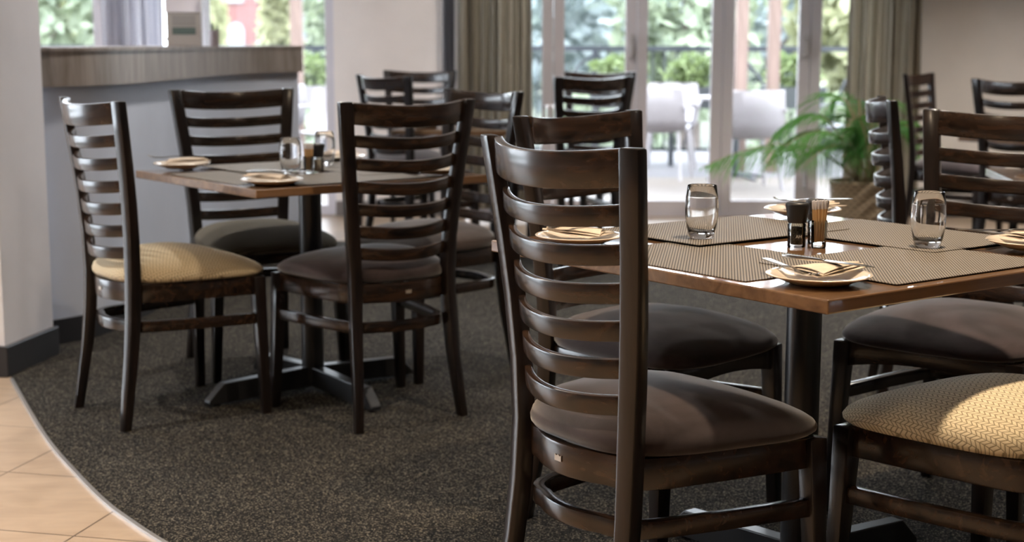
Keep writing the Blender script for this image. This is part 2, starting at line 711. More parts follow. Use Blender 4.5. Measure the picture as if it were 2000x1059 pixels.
m = MB()
m.prism(quadpoly(ci, pd - 2 * th, pw), 0, CEIL)
struct(m.build('wall_pillar', WALL_GREY))
m = MB()
m.prism(quadpoly(a, pd, pw + th), -0.004, 0.108)
struct(m.build('baseboard_left', BASEBOARD, bevel=0.004))

# folding glass doors
XB = [-0.306, 0.278, 0.846, 1.434, 2.028, 2.62]
for i in range(5):
    x0, x1 = XB[i] + 0.002, XB[i + 1] - 0.002
    t = thing('door_%d' % (i + 1), 'pale grey framed folding glass door leaf', 'door', (0, 0, 0))
    struct(t)
    del t['category'], t['label']
    m = MB()
    sw = 0.074
    y0, y1 = BY + 0.02, BY + 0.075
    m.box(x0, x0 + sw, y0, y1, 0.012, LINT - 0.01)
    m.box(x1 - sw, x1, y0, y1, 0.012, LINT - 0.01)
    m.box(x0 + sw, x1 - sw, y0, y1, 0.012, 0.105)
    m.box(x0 + sw, x1 - sw, y0, y1, LINT - 0.11, LINT - 0.01)
    m.build('door_frame', FRAME_WHITE, t, bevel=0.004)
    m = MB()
    m.box(x0 + sw, x1 - sw, BY + 0.044, BY + 0.05, 0.105, LINT - 0.11)
    m.build('glass_pane', PANE, t)
    if i in (1, 3):
        m = MB()
        hx = x1 - 0.030
        m.box(hx - 0.018, hx + 0.018, BY + 0.006, BY + 0.02, 1.08, 1.24)
        m.tube([(hx, BY + 0.012, 1.22), (hx, BY - 0.03, 1.215), (hx, BY - 0.034, 1.16), (hx, BY - 0.03, 1.105), (hx, BY + 0.012, 1.10)], 0.008, 8)
        m.build('door_handle', plain('door_handle_enamel', (0.5, 0.48, 0.49), 0.3), t, bevel=0.002)
    if i in (1, 3):
        m = MB()
        m.tube([(x1 - 0.012, BY + 0.014, 0.16), (x1 - 0.012, BY + 0.014, 0.42)], 0.005, 8)
        m.build('shoot_bolt', ALU, t)
m = MB()
m.box(-0.315, 2.66, BY, BY + 0.12, -0.004, 0.012)
struct(m.build('trim_2', FRAME_WHITE))

# full-height glazing behind the bar
WX = [(-1.215, -2.62), (-2.79, -4.30), (-4.30, -5.99)]
for i, (xa, xb) in enumerate(WX):
    t = thing('window_%d' % (i + 1), '', '', (0, 0, 0))
    struct(t)
    del t['category'], t['label']
    m = MB()
    f = 0.06
    m.box(xb, xb + f, BY + 0.02, BY + 0.08, 0.0, LINT)
    m.box(xa - f, xa, BY + 0.02, BY + 0.08, 0.0, LINT)
    m.box(xb + f, xa - f, BY + 0.02, BY + 0.08, 0.0, 0.07)
    m.box(xb + f, xa - f, BY + 0.02, BY + 0.08, LINT - 0.08, LINT)
    m.build('window_frame', FRAME_WHITE, t, bevel=0.004)
    m = MB()
    m.box(xb + f, xa - f, BY + 0.045, BY + 0.051, 0.07, LINT - 0.08)
    m.build('glass_pane', PANE, t)
m = MB()
m.box(-2.79, -2.62, BY, BY + 0.1, 0, LINT)
struct(m.build('trim_3', WALL_PINK))
# slim grey pier between the bar and the glazing
m = MB()
m.box(-2.03, -1.89, 9.35, 9.5, 0, CEIL)
struct(m.build('wall_bar_pier', WALL_GREY))

# recessed ceiling downlights (fixtures with their own light)
WARM = (1.0, 0.91, 0.81)
em = bpy.data.materials.new('downlight_lens')
em.use_nodes = True
em.node_tree.nodes['Principled BSDF'].inputs['Emission Color'].default_value = (*WARM, 1)
em.node_tree.nodes['Principled BSDF'].inputs['Emission Strength'].default_value = 8.0
DL = [(-2.4, 1.2), (-0.9, 1.7), (2.6, 1.0), (-2.6, 3.6), (0.9, 3.1), (3.2, 3.4), (-0.9, 6.2), (1.8, 6.2), (3.6, 7.4), (0.2, 8.8), (-3.6, 7.6)]
DLN = ['above the tiled walkway', 'above the walkway behind the nearest chair', 'above the right foreground', 'left of the front table', 'above the front table', 'right of the front table',
       'beyond the left table', 'beyond the right table', 'by the right wall', 'by the glass doors', 'above the bar']
m = MB()
m.lathe([(0.075, 0), (0.10, 0), (0.10, -0.008), (0.075, -0.008)], 24, closed=True)
ring_me = m.mesh('trim_ring', WHITE_PAINT)
m = MB()
m.lathe([(0.0, 0.0), (0.074, 0.0), (0.074, -0.003), (0.0, -0.003)], 24)
lens_me = m.mesh('lens', em)
WATT = [9, 13, 1.5, 20, 14, 4, 9, 9, 42, 9, 8]
for (x, y), nm, watt in zip(DL, DLN, WATT):
    t = thing('ceiling_downlight', 'small round recessed ceiling downlight ' + nm, 'ceiling light', (x, y, CEIL), 0, 'ceiling downlights')
    for nmm, me in (('trim_ring', ring_me), ('lens', lens_me)):
        o = bpy.data.objects.new(nmm, me)
        COL.objects.link(o)
        o.parent = t
    ld = bpy.data.lights.new('downlight_lamp', 'AREA')
    ld.shape = 'DISK'
    ld.size = 0.14
    ld.energy = watt
    ld.color = (1.0, 0.77, 0.53) if y < 3.3 else WARM      # the front row burns warmer
    ld.spread = R(130)
    lo = bpy.data.objects.new('downlight_lamp', ld)
    COL.objects.link(lo)
    lo.parent = t
    lo.location = (0, 0, -0.012)

# ------------------------------------------------------------------ bar counter
lip = smooth_curve([(-1.86, 5.70), (-1.76, 5.80), (-1.66, 5.96), (-1.59, 6.22), (-1.552, 6.70), (-1.535, 7.15), (-1.515, 7.70), (-1.455, 8.18), (-1.37, 8.58), (-1.225, 8.83)], 5)


def offset(pts, d):
    out = []
    for i, p in enumerate(pts):
        t = (pts[min(i + 1, len(pts) - 1)] - pts[max(i - 1, 0)]).normalized()
        out.append(p + Vector((-t.y, t.x)) * d)      # to the left of travel = behind the bar
    return out


def band(pts, d0, d1_, z0, z1):
    A = offset(pts, d0)
    B = offset(pts, d1_)
    mb = MB()
    rings = [[(p.x, p.y, z0), (q.x, q.y, z0), (q.x, q.y, z1), (p.x, p.y, z1)] for p, q in zip(A, B)]
    mb.loft(rings)
    return mb


bar = thing('bar_counter', 'curved bar counter with grey painted front and weathered wood fascia beside the pillar', 'counter', (0, 0, 0))
band(lip, 0.035, 0.06, 0.10, 1.03).build('front_panel', COUNTER_GREY, bar, smooth=30)
band(lip, 0.0, 0.05, 1.012, 1.148).build('fascia', COUNTER_WOOD, bar, smooth=30)
band(lip, -0.006, 0.45, 1.148, 1.162).build('worktop', COUNTER_WOOD, bar, smooth=30)
band(lip, 0.03, 0.06, 0.0, 0.10).build('kickboard', BASEBOARD, bar, smooth=30)
e = offset(lip, 0.06)
e2 = offset(lip, 0.42)
mb = MB()
mb.loft([[(p.x, p.y, z) for p in (e[-1], e2[-1], e2[-2], e[-2])] for z in (0.0, 1.148)])
mb.build('end_panel', COUNTER_GREY, bar)

# things on the bar
t = thing('card_dispenser', 'beige box with a dark label and a clear tray on top of the bar', 'dispenser', (-1.625, 7.52, 1.162), R(8))
m = MB()
m.box(-0.083, 0.083, -0.05, 0.05, 0, 0.165)
m.build('box_body', plain('beige_card_box', (0.40, 0.37, 0.35), 0.5), t, bevel=0.004)
m = MB()
m.box(-0.055, 0.058, -0.0525, -0.05, 0.058, 0.092)
m.build('label_plate', plain('dark_green_label', (0.10, 0.14, 0.13), 0.5), t)
m = MB()
m.box(-0.055, 0.058, -0.0515, -0.05, 0.10, 0.15)
m.build('upper_panel', plain('grey_box_panel', (0.30, 0.285, 0.275), 0.5), t)
m = MB()
m.box(-0.088, 0.088, -0.055, 0.055, 0.165, 0.172)
m.box(-0.088, -0.080, -0.055, 0.055, 0.172, 0.27)
m.box(0.080, 0.088, -0.055, 0.055, 0.172, 0.27)
m.box(-0.080, 0.080, 0.047, 0.055, 0.172, 0.27)
m.build('top_tray', plain('pale_tray_plastic', (0.78, 0.76, 0.80), 0.35), t)
m = MB()
m.tube([(-0.083, -0.02, 0.035), (-0.092, -0.02, 0.035)], 0.007, 10)
m.build('side_knob', BLACK_PLASTIC, t)
t = thing('pen_cup', 'small mauve cup holding pens at the right of the beige box', 'cup', (-1.535, 7.80, 1.162))
m = MB()
m.lathe([(0.0, 0.0), (0.024, 0.0), (0.027, 0.082), (0.0245, 0.082), (0.022, 0.004), (0.0, 0.004)], 20)
m.build('cup_body', plain('mauve_cup', (0.28, 0.23, 0.25), 0.5), t, smooth=40)
for k in range(3):
    m = MB()
    aa = k * 2.1
    m.tube([(0.008 * cos(aa), 0.008 * sin(aa), 0.005), (0.02 * cos(aa), 0.02 * sin(aa), 0.105 + 0.006 * k)], 0.0035, 8)
    m.build('pen', BLACK_PLASTIC, t)

# ------------------------------------------------------------------ curtains


def curtain(name, label, x0, x1, y, amp, folds, mat, z0=0.07, z1=2.3, seed=1):
    rr = random.Random(seed)
    n = folds * 10
    ph = [rr.uniform(0.7, 1.3) for _ in range(folds + 1)]
    t = thing(name, label, 'curtain', ((x0 + x1) / 2, y, z0))
    rows = 10
    th_ = 0.004
    fr, bk = [], []
    for j in range(rows + 1):
        z = (z1 - z0) * j / rows
        pin = 1 - 0.10 * (j / rows)
        for i in range(n + 1):
            u = i / n
            f_ = u * folds
            a_ = amp * ph[int(min(f_, folds))] * pin
            yy = a_ * sin(2 * pi * f_) + 0.01 * sin(9 * f_ + 3 * j / rows)
            xx = (u - 0.5) * (x1 - x0) + 0.012 * sin(5 * f_ + 2.4 * j / rows)
            fr.append(Vector((xx, yy, z)))
            bk.append(Vector((xx, yy + th_, z)))
    N = len(fr)
    fs = []
    W = n + 1
    for j in range(rows):
        for i in range(n):
            q = (j * W + i, j * W + i + 1, (j + 1) * W + i + 1, (j + 1) * W + i)
            fs.append(q)
            fs.append(tuple(N + k for k in reversed(q)))
    for i in range(n):
        fs.append((i, N + i, N + i + 1, i + 1))
        k = rows * W + i
        fs.append((k, k + 1, N + k + 1, N + k))
    for j in range(rows):
        k = j * W
        fs.append((k, k + W, N + k + W, N + k))
        k += n
        fs.append((k, N + k, N + k + W, k + W))
    m = MB()
    m.add(fr + bk, fs)
    m.build('cloth', mat, t, smooth='all', uv=lambda co: ((co.x + 0.5) * 1.0, co.z))
    m = MB()
    m.tube([((x0 - x1) / 2 - 0.05, 0, z1 - z0 + 0.02), ((x1 - x0) / 2 + 0.05, 0, z1 - z0 + 0.02)], 0.014, 10)
    m.build('curtain_rail', ALU, t)
    return t


curtain('curtain', 'striped olive and brown curtain hanging left of the glass doors', -0.375, 0.135, 10.10, 0.040, 8, CURTAIN_L, seed=3)
curtain('curtain', 'sheer striped curtain hanging behind the potted palm at the right', 2.23, 2.74, 10.12, 0.035, 7, CURTAIN_R, seed=8)
SHEER = make_curtain('white_voile', [(0.55, 0.54, 0.58), (0.8, 0.79, 0.82), (0.6, 0.6, 0.66), (0.85, 0.84, 0.86)], 40, 0.6)
curtain('curtain', 'white voile curtain hanging behind the bar left of the beige box', -2.76, -2.33, 10.14, 0.03, 6, SHEER, seed=12)
t = thing('curtain_tie', 'dark grey gathered strip of cloth hanging along the edge of the left curtain', 'curtain', (-0.435, 10.2, 0.07))
m = MB()
pts = [(-0.035, 0.0), (-0.022, -0.03), (-0.008, 0.0), (0.006, -0.032), (0.02, 0.0), (0.034, -0.028), (0.045, 0.0)]
m.loft([[(x, y, z) for x, y in pts] + [(x, y + 0.02, z) for x, y in reversed(pts)] for z in (0, 2.22)])
m.build('gathered_cloth', plain('charcoal_cloth', (0.10, 0.10, 0.115), 0.8), t, smooth=60)

# ------------------------------------------------------------------ dining chairs
# local frame: +y is the way the sitter faces, origin on the floor under the seat


def lerp_tab(tab, z):
    for (z0, *a_), (z1, *b_) in zip(tab, tab[1:]):
        if z <= z1:
            k = (z - z0) / (z1 - z0)
            return [p + (q - p) * k for p, q in zip(a_, b_)]
    return list(tab[-1][1:])


#            z      x       y       width  depth
POST = [(0.00, 0.191, -0.256, 0.028, 0.030), (0.11, 0.183, -0.240, 0.031, 0.033), (0.22, 0.176, -0.223, 0.034, 0.036), (0.34, 0.171, -0.211, 0.037, 0.038),
        (0.46, 0.169, -0.206, 0.039, 0.038), (0.58, 0.1755, -0.2085, 0.041, 0.036), (0.70, 0.186, -0.2165, 0.042, 0.034), (0.82, 0.199, -0.229, 0.043, 0.031), (0.92, 0.2105, -0.2415, 0.044, 0.029), (1.01, 0.221, -0.2528, 0.044, 0.027)]
SLATS = [0.893, 0.823, 0.753, 0.684, 0.615, 0.547]
TILT = R(11)


def rail(z, h, thick, bulge, top=False):
    px, py, pw_, pd_ = lerp_tab(POST, z)
    half = px - pw_ * 0.42
    up = Vector((0, -sin(R(5)), cos(R(5))))
    n = Vector((0, -cos(TILT), -sin(TILT)))
    path, side = [], []
    N = 16
    for i in range(N + 1):
        t_ = -1 + 2 * i / N
        x = half * t_
        b = bulge * (1 - t_ * t_)
        p = Vector((x, py + 0.004, z)) + n * b
        tx = Vector((half, 0, 0)) + n * (-2 * bulge * t_)
        sd = tx.normalized().cross(up).normalized()
        path.append(p)
        side.append(sd)
    mb = MB()
    mb.sweep(path, side, up, thick, h)
    return mb


def u_path(xr, yr, rc, xf, yf, bulge, n=6):
    """U in plan: front-left -> round the back -> front-right"""
    P = [Vector((-xf, yf)), Vector((-(xf + xr) / 2, (yf + yr) / 2 + 0.0))]
    P.append(Vector((-xr - 0.004, yr + rc)))
    for k in range(1, n):
        a_ = pi + (pi / 2) * k / n
        P.append(Vector((-xr + rc + rc * cos(a_), yr + rc + rc * sin(a_))))
    w_ = xr - rc
    for k in range(9):
        t_ = -1 + 2 * k / 8
        P.append(Vector((w_ * t_, yr - bulge * (1 - t_ * t_))))
    for k in range(1, n):
        a_ = 1.5 * pi + (pi / 2) * k / n
        P.append(Vector((xr - rc + rc * cos(a_), yr + rc + rc * sin(a_))))
    P.append(Vector((xr + 0.004, yr + rc)))
    P.append(Vector(((xf + xr) / 2, (yf + yr) / 2)))
    P.append(Vector((xf, yf)))
    return P


def u_band(P, z, h, thick):
    mb = MB()
    side = []
    for i in range(len(P)):
        t_ = (P[min(i + 1, len(P) - 1)] - P[max(i - 1, 0)]).normalized()
        side.append(Vector((-t_.y, t_.x, 0)))
    mb.sweep([(p.x, p.y, z) for p in P], side, Vector((0, 0, 1)), thick, h)
    return mb


def seat_outline(s_, n=56):
    out = []
    for k in range(n):
        a_ = 2 * pi * k / n
        c_, s2 = cos(a_), sin(a_)
        ex = 0.52
        u = math.copysign(abs(c_) ** ex, c_) * s_
        v = math.copysign(abs(s2) ** ex, s2) * s_
        y = 0.012 + v * 0.232
        k_ = (v + 1) / 2
        hw = 0.192 + (0.262 - 0.192) * min(1, max(0, k_)) ** 0.8
        if v > 0:
            y += 0.012 * (1 - abs(u) ** 2) * s_
        else:
            y -= 0.018 * (1 - abs(u) ** 2) * s_
        out.append((u * hw, y))
    return out


def seat_bm():
    mb = MB()
    prof = [(0.02, 0.540), (0.25, 0.5385), (0.48, 0.5335), (0.68, 0.5245), (0.83, 0.5125), (0.92, 0.500), (0.975, 0.487), (1.0, 0.472), (0.995, 0.461), (0.965, 0.452), (0.90, 0.449), (0.3, 0.449)]
    rings = [[(x, y, 0.449 + (z - 0.449) * (1 - 0.45 * max(0, y / 0.25) ** 1.5)) for x, y in seat_outline(s_)] for s_, z in prof]
    mb.loft(rings)
    return mb


def chair_parts():
    P = {}
    for sx in (-1, 1):
        mb = MB()
        path = [(sx * x, y, z) for z, x, y, w_, d_ in POST]
        sides, fw = [], []
        for i in range(len(POST)):
            z0, *q0 = POST[max(i - 1, 0)]
            z1, *q1 = POST[min(i + 1, len(POST) - 1)]
            t_ = Vector((sx * (q1[0] - q0[0]), q1[1] - q0[1], z1 - z0)).normalized()
            toe = R(13) * sx
            sdir = Vector((cos(toe), sin(toe), 0))
            fdir = t_.cross(sdir).normalized()
            sdir = fdir.cross(t_).normalized()
            if i in (0, len(POST) - 1):
                fdir.z = 0
                sdir.z = 0
                fdir.normalize()
                sdir.normalize()
            sides.append(sdir)
            fw.append(fdir)
        mb.sweep(path, sides, fw, [p[3] for p in POST], [p[4] for p in POST])
        P['post%d' % sx] = mb.mesh('back_post', W_V, bevel=0.005, smooth=35)
        mb = MB()
        fx, fy = 0.222, 0.188
        mb.loft([[(sx * (0.242 - 0.014), 0.1995 + 0.014, 0), (sx * (0.242 + 0.014), 0.1995 + 0.014, 0), (sx * (0.242 + 0.014), 0.1995 - 0.014, 0), (sx * (0.242 - 0.014), 0.1995 - 0.014, 0)],
                 [(sx * (fx - 0.021), fy + 0.021, 0.447), (sx * (fx + 0.021), fy + 0.021, 0.447), (sx * (fx + 0.021), fy - 0.021, 0.447), (sx * (fx - 0.021), fy - 0.021, 0.447)]])
        P['leg%d' % sx] = mb.mesh('front_leg', W_V, bevel=0.004, smooth=35)
    P['top'] = rail(0.9755, 0.066, 0.019, 0.064, True).mesh('top_rail', W_H, bevel=0.004, smooth=35)
    P['slats'] = [rail(z, 0.037, 0.015, 0.064 - 0.003 * i).mesh('back_slat', W_H, bevel=0.0035, smooth=35) for i, z in enumerate(SLATS)]
    P['apron'] = u_band(u_path(0.176, -0.205, 0.07, 0.222, 0.185, 0.028), 0.419, 0.060, 0.020).mesh('seat_rail', W_H, bevel=0.003, smooth=35)
    mb = MB()
    N = 10
    tops, bots = [], []
    rings = []
    for i in range(N + 1):
        x = -0.205 + 0.41 * i / N
        zb = 0.389 + 0.022 * (1 - (x / 0.205) ** 2) - 0.004
        rings.append([(x, 0.182, zb), (x, 0.202, zb), (x, 0.202, 0.449), (x, 0.182, 0.449)])
    mb.loft(rings)
    P['fapron'] = mb.mesh('front_rail', W_H, bevel=0.002, smooth=35)
    P['ring'] = u_band(u_path(0.168, -0.206, 0.075, 0.229, 0.190, 0.022), 0.312, 0.034, 0.023).mesh('stretcher', W_H, bevel=0.003, smooth=35)
    mb = MB()
    mb.prism([(-0.010, -0.0055), (0.010, -0.0055), (0.010, 0.0035), (0.0105, 0.0065), (0.005, 0.004), (0.0, 0.007), (-0.005, 0.004), (-0.0105, 0.0065), (-0.010, 0.0035)], 0, 0.0012,
             Matrix.Translation((0.0, -0.2435, 0.420)) @ Matrix.Rotation(pi / 2, 4, 'X'))
    P['badge'] = mb.mesh('maker_badge', plain('tarnished_badge_metal', (0.42, 0.38, 0.33), 0.4, metal=0.5))
    sb = seat_bm()
    P['seat'] = {k: sb.mesh('seat_cushion', mat, smooth='all') for k, mat in (('plum', SUEDE), ('taupe', SUEDE_B), ('cream', CHEV), ('olive', OLIVE))}
    return P


CP = chair_parts()


def chair(kind, label, x, y, rz):
    t = thing('dining_chair', label, 'chair', (x, y, 0), rz, 'dark ladder-back dining chairs')

    def part(name, me, parent=t, lab=None):
        o = bpy.data.objects.new(name, me)
        COL.objects.link(o)
        o.parent = parent
        if lab:
            o['label'] = lab
        return o
    for sx in (-1, 1):
        part('back_post', CP['post%d' % sx])
        part('front_leg', CP['leg%d' % sx])
    part('top_rail', CP['top'])
    for me in CP['slats']:
        part('back_slat', me)
    ap = part('seat_rail', CP['apron'])
    part('maker_badge', CP['badge'], ap, 'small metal maker badge')
    part('front_rail', CP['fapron'])
    part('stretcher', CP['ring'])
    part('seat_cushion', CP['seat'][kind], lab={'plum': 'plum brown suede cushion', 'taupe': 'taupe brown suede cushion', 'cream': 'cream chevron patterned cushion', 'olive': 'olive striped cushion'}[kind])
    return t


CH = [
    ('cream', 'dark ladder-back chair with cream chevron seat beside the grey pillar', -1.097, 4.785, -52.9),
    ('plum', 'dark chair with brown suede seat, back turned, at the left table', -0.464, 4.781, 36.1),
    ('olive', 'dark ladder-back chair with olive striped seat between the left table and the bar', -0.925, 5.440, -150.2),
    ('taupe', 'dark ladder-back chair with taupe suede seat at the far right edge of the left table', -0.311, 5.452, 126.7),
    ('plum', 'nearest and largest ladder-back chair, brown top rail lit from behind, beside the front table', 0.289, 2.840, -56.2),
    ('plum', 'black ladder-back chair with plum suede seat across the left edge of the front table', 0.355, 3.614, -132.3),
    ('plum', 'dark ladder-back chair facing the camera behind the right corner of the front table', 1.128, 3.700, 139.6),
    ('cream', 'chair with cream chevron seat in the right foreground under the front table', 0.947, 2.830, 37.0),
    ('plum', 'dark chair seen from the side with pale edged bowed slats before the potted palm', 1.459, 4.835, -99.7),
    ('plum', 'distant dark chair seen from behind left of the far rectangular table', -0.50, 8.23, -49.0),
    ('plum', 'distant dark chair with its back against the pale beige wall', -0.65, 9.23, 164.0),
    ('plum', 'distant black chair seen from behind before the glass doors', 0.30, 8.12, 30.0),
    ('plum', 'farthest dark chair, only its top rail rising over the black chair at the glass doors', 0.41, 9.03, 150.0),
    ('plum', 'distant dark chair standing sideways by the right curtain', 2.60, 8.76, -124.0),
    ('olive', 'dark ladder-back chair with olive striped seat against the taupe wall at the right edge', 2.666, 7.60, -49.0),
]
for k, lab, x, y, r in CH:
    chair(k, lab, x, y, R(r))

# ------------------------------------------------------------------ tables


def table(label, x, y, rz, sx, sy, top=0.75, base=True):
    t = thing('dining_table', label, 'table', (x, y, 0), rz, 'pedestal dining tables')
    m = MB()
    m.box(-sx / 2, sx / 2, -sy / 2, sy / 2, top - 0.026, top)
    m.build('tabletop', TABLE_TOP, t, bevel=0.003)
    m = MB()
    m.lathe([(0.038, 0.03), (0.038, top - 0.03)], 28)
    m.build('column', BLACK_METAL, t, smooth=40)
    m = MB()
    m.box(-0.16, 0.16, -0.16, 0.16, top - 0.032, top - 0.026)
    m.build('mounting_plate', BLACK_METAL, t)
    L = 0.40
    for k in range(4):
        m = MB()
        M = Matrix.Rotation(k * pi / 2, 4, 'Z')
        pts = [(0.02, 0.022), (0.02, 0.088), (L - 0.055, 0.074), (L, 0.020), (L, 0.008), (L - 0.05, 0.008)]
        w0, w1 = 0.022, 0.019
        ring0 = [M @ Vector((p[0], -(w0 + (w1 - w0) * p[0] / L), p[1])) for p in pts]
        ring1 = [M @ Vector((p[0], (w0 + (w1 - w0) * p[0] / L), p[1])) for p in pts]
        m.loft([ring0, ring1])
        f = m.build('foot_arm', BLACK_METAL, t, bevel=0.003)
        m = MB()
        g = M @ Vector((L - 0.035, 0, 0))
        m.lathe([(0.014, 0.0), (0.014, 0.010)], 12, (g.x, g.y, 0))
        m.build('glide', BLACK_PLASTIC, f)
    return t


A1, A2 = R(37.7), R(37.0)
C1, C2 = (-0.682, 5.035), (0.636, 3.207)
H1, H2 = 0.4316, 0.4876
table('square wooden pedestal table laid for four in the middle of the left group', C1[0], C1[1], A1, 2 * H1, 2 * H1)
table('nearest square wooden pedestal table with woven placemats at the right', C2[0], C2[1], A2, 2 * H2, 2 * H2)
CS, AS = (2.04, 4.79), R(-7)
table('square wooden pedestal table cut off by the right edge, beside the sideways chair', CS[0], CS[1], AS, 0.86, 0.86)
CR, AR = (-0.09, 8.50), R(-2)
table('far rectangular pedestal table before the glass doors and curtain', CR[0], CR[1], AR, 1.10, 0.86, 0.715)
CU, AU = (2.96, 7.88), R(40)
table('far pedestal table by the taupe wall behind the olive seated chair', CU[0], CU[1], AU, 0.86, 0.86, 0.70)


# placemats --- ---------------------------------------------------------
def mats(c, ang, half, names, z0=0.75, grp=''):
    w_, l_ = 0.345, 0.485
    ins = half - 0.026 - w_ / 2
    spots = [(-ins, -0.025, 0), (-0.03, -ins, 90), (ins, -0.0, 0), (0.035, ins, 90)]
    for i, ((u, v, r_), nm) in enumerate(zip(spots, names)):
        p = local(c, ang, u, v)
        m = MB()
        a_, b_ = (w_ / 2, l_ / 2) if r_ == 0 else (l_ / 2, w_ / 2)
        cc = 0.004
        m.prism([(-a_ + cc, -b_), (a_ - cc, -b_), (a_, -b_ + cc), (a_, b_ - cc), (a_ - cc, b_), (-a_ + cc, b_), (-a_, b_ - cc), (-a_, -b_ + cc)], 0, 0.0014)
        o = m.build('placemat', MAT_WEAVE)
        o.location = (p[0], p[1], z0 + 0.0004 + 0.0017 * i)
        o.rotation_euler = (0, 0, ang)
        tag(o, nm, 'placemat', grp)


mats(C2, A2, H2, ['woven grey placemat on the front table under the left tumbler, beside the nearest chair',
                  'woven grey placemat nearest the camera at the right edge of the front table',
                  'woven grey placemat on the front table under the right tumbler',
                  'woven grey placemat along the far left edge of the front table'], grp='placemats on the front table')
mats(C1, A1, H1, ['woven placemat on the left table at the side of the cream seated chair',
                  'woven placemat on the left table behind the turned chair back',
                  'woven placemat on the left table at the side of the taupe seated chair',
                  'woven placemat on the left table nearest the bar'], grp='placemats on the left table')

# tumblers -------------------------------------------------------------
m = MB()
m.lathe([(0.0005, 0.0), (0.0235, 0.0), (0.0255, 0.003), (0.0300, 0.022), (0.0335, 0.045), (0.0345, 0.066), (0.0332, 0.090), (0.0300, 0.1165), (0.0292, 0.118), (0.0284, 0.1165), (0.0312, 0.090), (0.0324, 0.066), (0.0312, 0.045), (0.0272, 0.022), (0.022, 0.014), (0.0005, 0.0125)], 40)
m.v = [(x * 1.07, y * 1.07, z) for x, y, z in m.v]
TUMBLER = m.mesh('tumbler', GLASS, smooth=60)
ZM = 0.75 + 0.0004 + 0.0014


def place(name, me, c, ang, u, v, z, label, cat, group=None, rz=0.0):
    p = local(c, ang, u, v)
    o = bpy.data.objects.new(name, me)
    COL.objects.link(o)
    o.location = (p[0], p[1], z)
    o.rotation_euler = (0, 0, ang + rz)
    return tag(o, label, cat, group)


TG = 'clear barrel tumblers'
place('tumbler', TUMBLER, C2, A2, -0.122, 0.199, ZM + 0.0052, 'empty clear tumbler left on the front table, standing alone before the glass doors', 'glass', TG)
place('tumbler', TUMBLER, C2, A2, 0.175, -0.182, ZM + 0.0035, 'empty clear tumbler at the right on the front table', 'glass', TG)
place('tumbler', TUMBLER, C1, A1, -0.078, -0.012, ZM + 0.0002, 'clear tumbler on the left table beside the toothpick glass', 'glass', TG)
place('tumbler', TUMBLER, C1, A1, 0.161, 0.168, ZM + 0.0052, 'clear tumbler at the far side of the left table before the bright glazing', 'glass', TG)
place('tumbler', TUMBLER, CR, AR, 0.30, 0.12, 0.7155, 'clear tumbler on the far rectangular table before the door frame', 'glass', TG)


# grinders -------------------------------------------------------------
def make_corn():
    mm = NT('spice_filling')
    v = mm.node('ShaderNodeTexVoronoi')
    v.inputs['Scale'].default_value = 260
    mm.link(mm.coords((1, 1, 1)), v.inputs['Vector'])
    mm.base(mm.ramp(v.outputs['Distance'], [(0.1, (0.10, 0.075, 0.045)), (0.6, (0.012, 0.010, 0.008))])).set(rough=0.7)
    return mm.m


CORN = make_corn()
SALT = plain('coarse_salt', (0.66, 0.62, 0.57), 0.7)


def grinder(label, c, ang, u, v, fill, z, lettering=False):
    p = local(c, ang, u, v)
    t = thing('spice_grinder', label, 'grinder', (p[0], p[1], z), 0, 'spice grinders')
    m = MB()
    m.lathe([(0.0005, 0), (0.0185, 0), (0.0195, 0.002), (0.0195, 0.048), (0.018, 0.052), (0.0165, 0.052), (0.0175, 0.047), (0.0175, 0.006), (0.0005, 0.006)], 28)
    jar = m.build('glass_jar', PANE, t, smooth=50)
    m = MB()
    m.lathe([(0.0005, 0.0066), (0.0166, 0.0066), (0.0166, 0.040), (0.012, 0.043), (0.0005, 0.044)], 20)
    m.build('spice_filling', fill, jar, smooth=50)
    m = MB()
    rings = []
    for z_, r_ in ((0.0525, 0.019), (0.055, 0.0205), (0.070, 0.0215), (0.082, 0.0235), (0.090, 0.0248), (0.0935, 0.0245), (0.096, 0.0225), (0.0965, 0.021), (0.0950, 0.0195), (0.0945, 0.001)):
        rings.append([((r_ * (1 + (0.018 if (k % 2 and 0.06 < z_ < 0.094) else 0))) * cos(2 * pi * k / 40), (r_ * (1 + (0.018 if (k % 2 and 0.06 < z_ < 0.094) else 0))) * sin(2 * pi * k / 40), z_) for k in range(40)])
    m.loft(rings)
    m.build('grinder_cap', BLACK_PLASTIC, t, smooth=50)
    if lettering:
        cu = bpy.data.curves.new('lettering', 'FONT')
        cu.body = 'AH'
        cu.size = 0.0095
        cu.extrude = 0.0001
        cu.align_x = 'CENTER'
        cu.materials.append(WHITE_PAINT)
        tmp = bpy.data.objects.new('lettering', cu)
        lm = bpy.data.meshes.new_from_object(tmp)
        bpy.data.objects.remove(tmp)
        bpy.data.curves.remove(cu)
        o = bpy.data.objects.new('lettering', lm)
        COL.objects.link(o)
        o.parent = jar
        o['label'] = 'white letters AH'
        aim = math.atan2(-p[0], p[1])      # turned to the aisle
        o.rotation_euler = (pi / 2, 0, aim + R(14))
        o.location = (sin(-aim) * 0 + 0.0197 * sin(-(-aim - R(14))) , -0.0197 * cos(aim + R(14)), 0.021)
    return t


ZT = 0.7501
grinder('black capped pepper grinder with dark peppercorns on the front table', C2, A2, -0.021, 0.011, CORN, ZT, True)
grinder('black capped salt grinder standing behind the toothpick glass on the front table', C2, A2, 0.055, 0.022, SALT, ZT)
grinder('black capped grinder right of the toothpick glass on the left table', C1, A1, 0.026, -0.010, SALT, ZT)

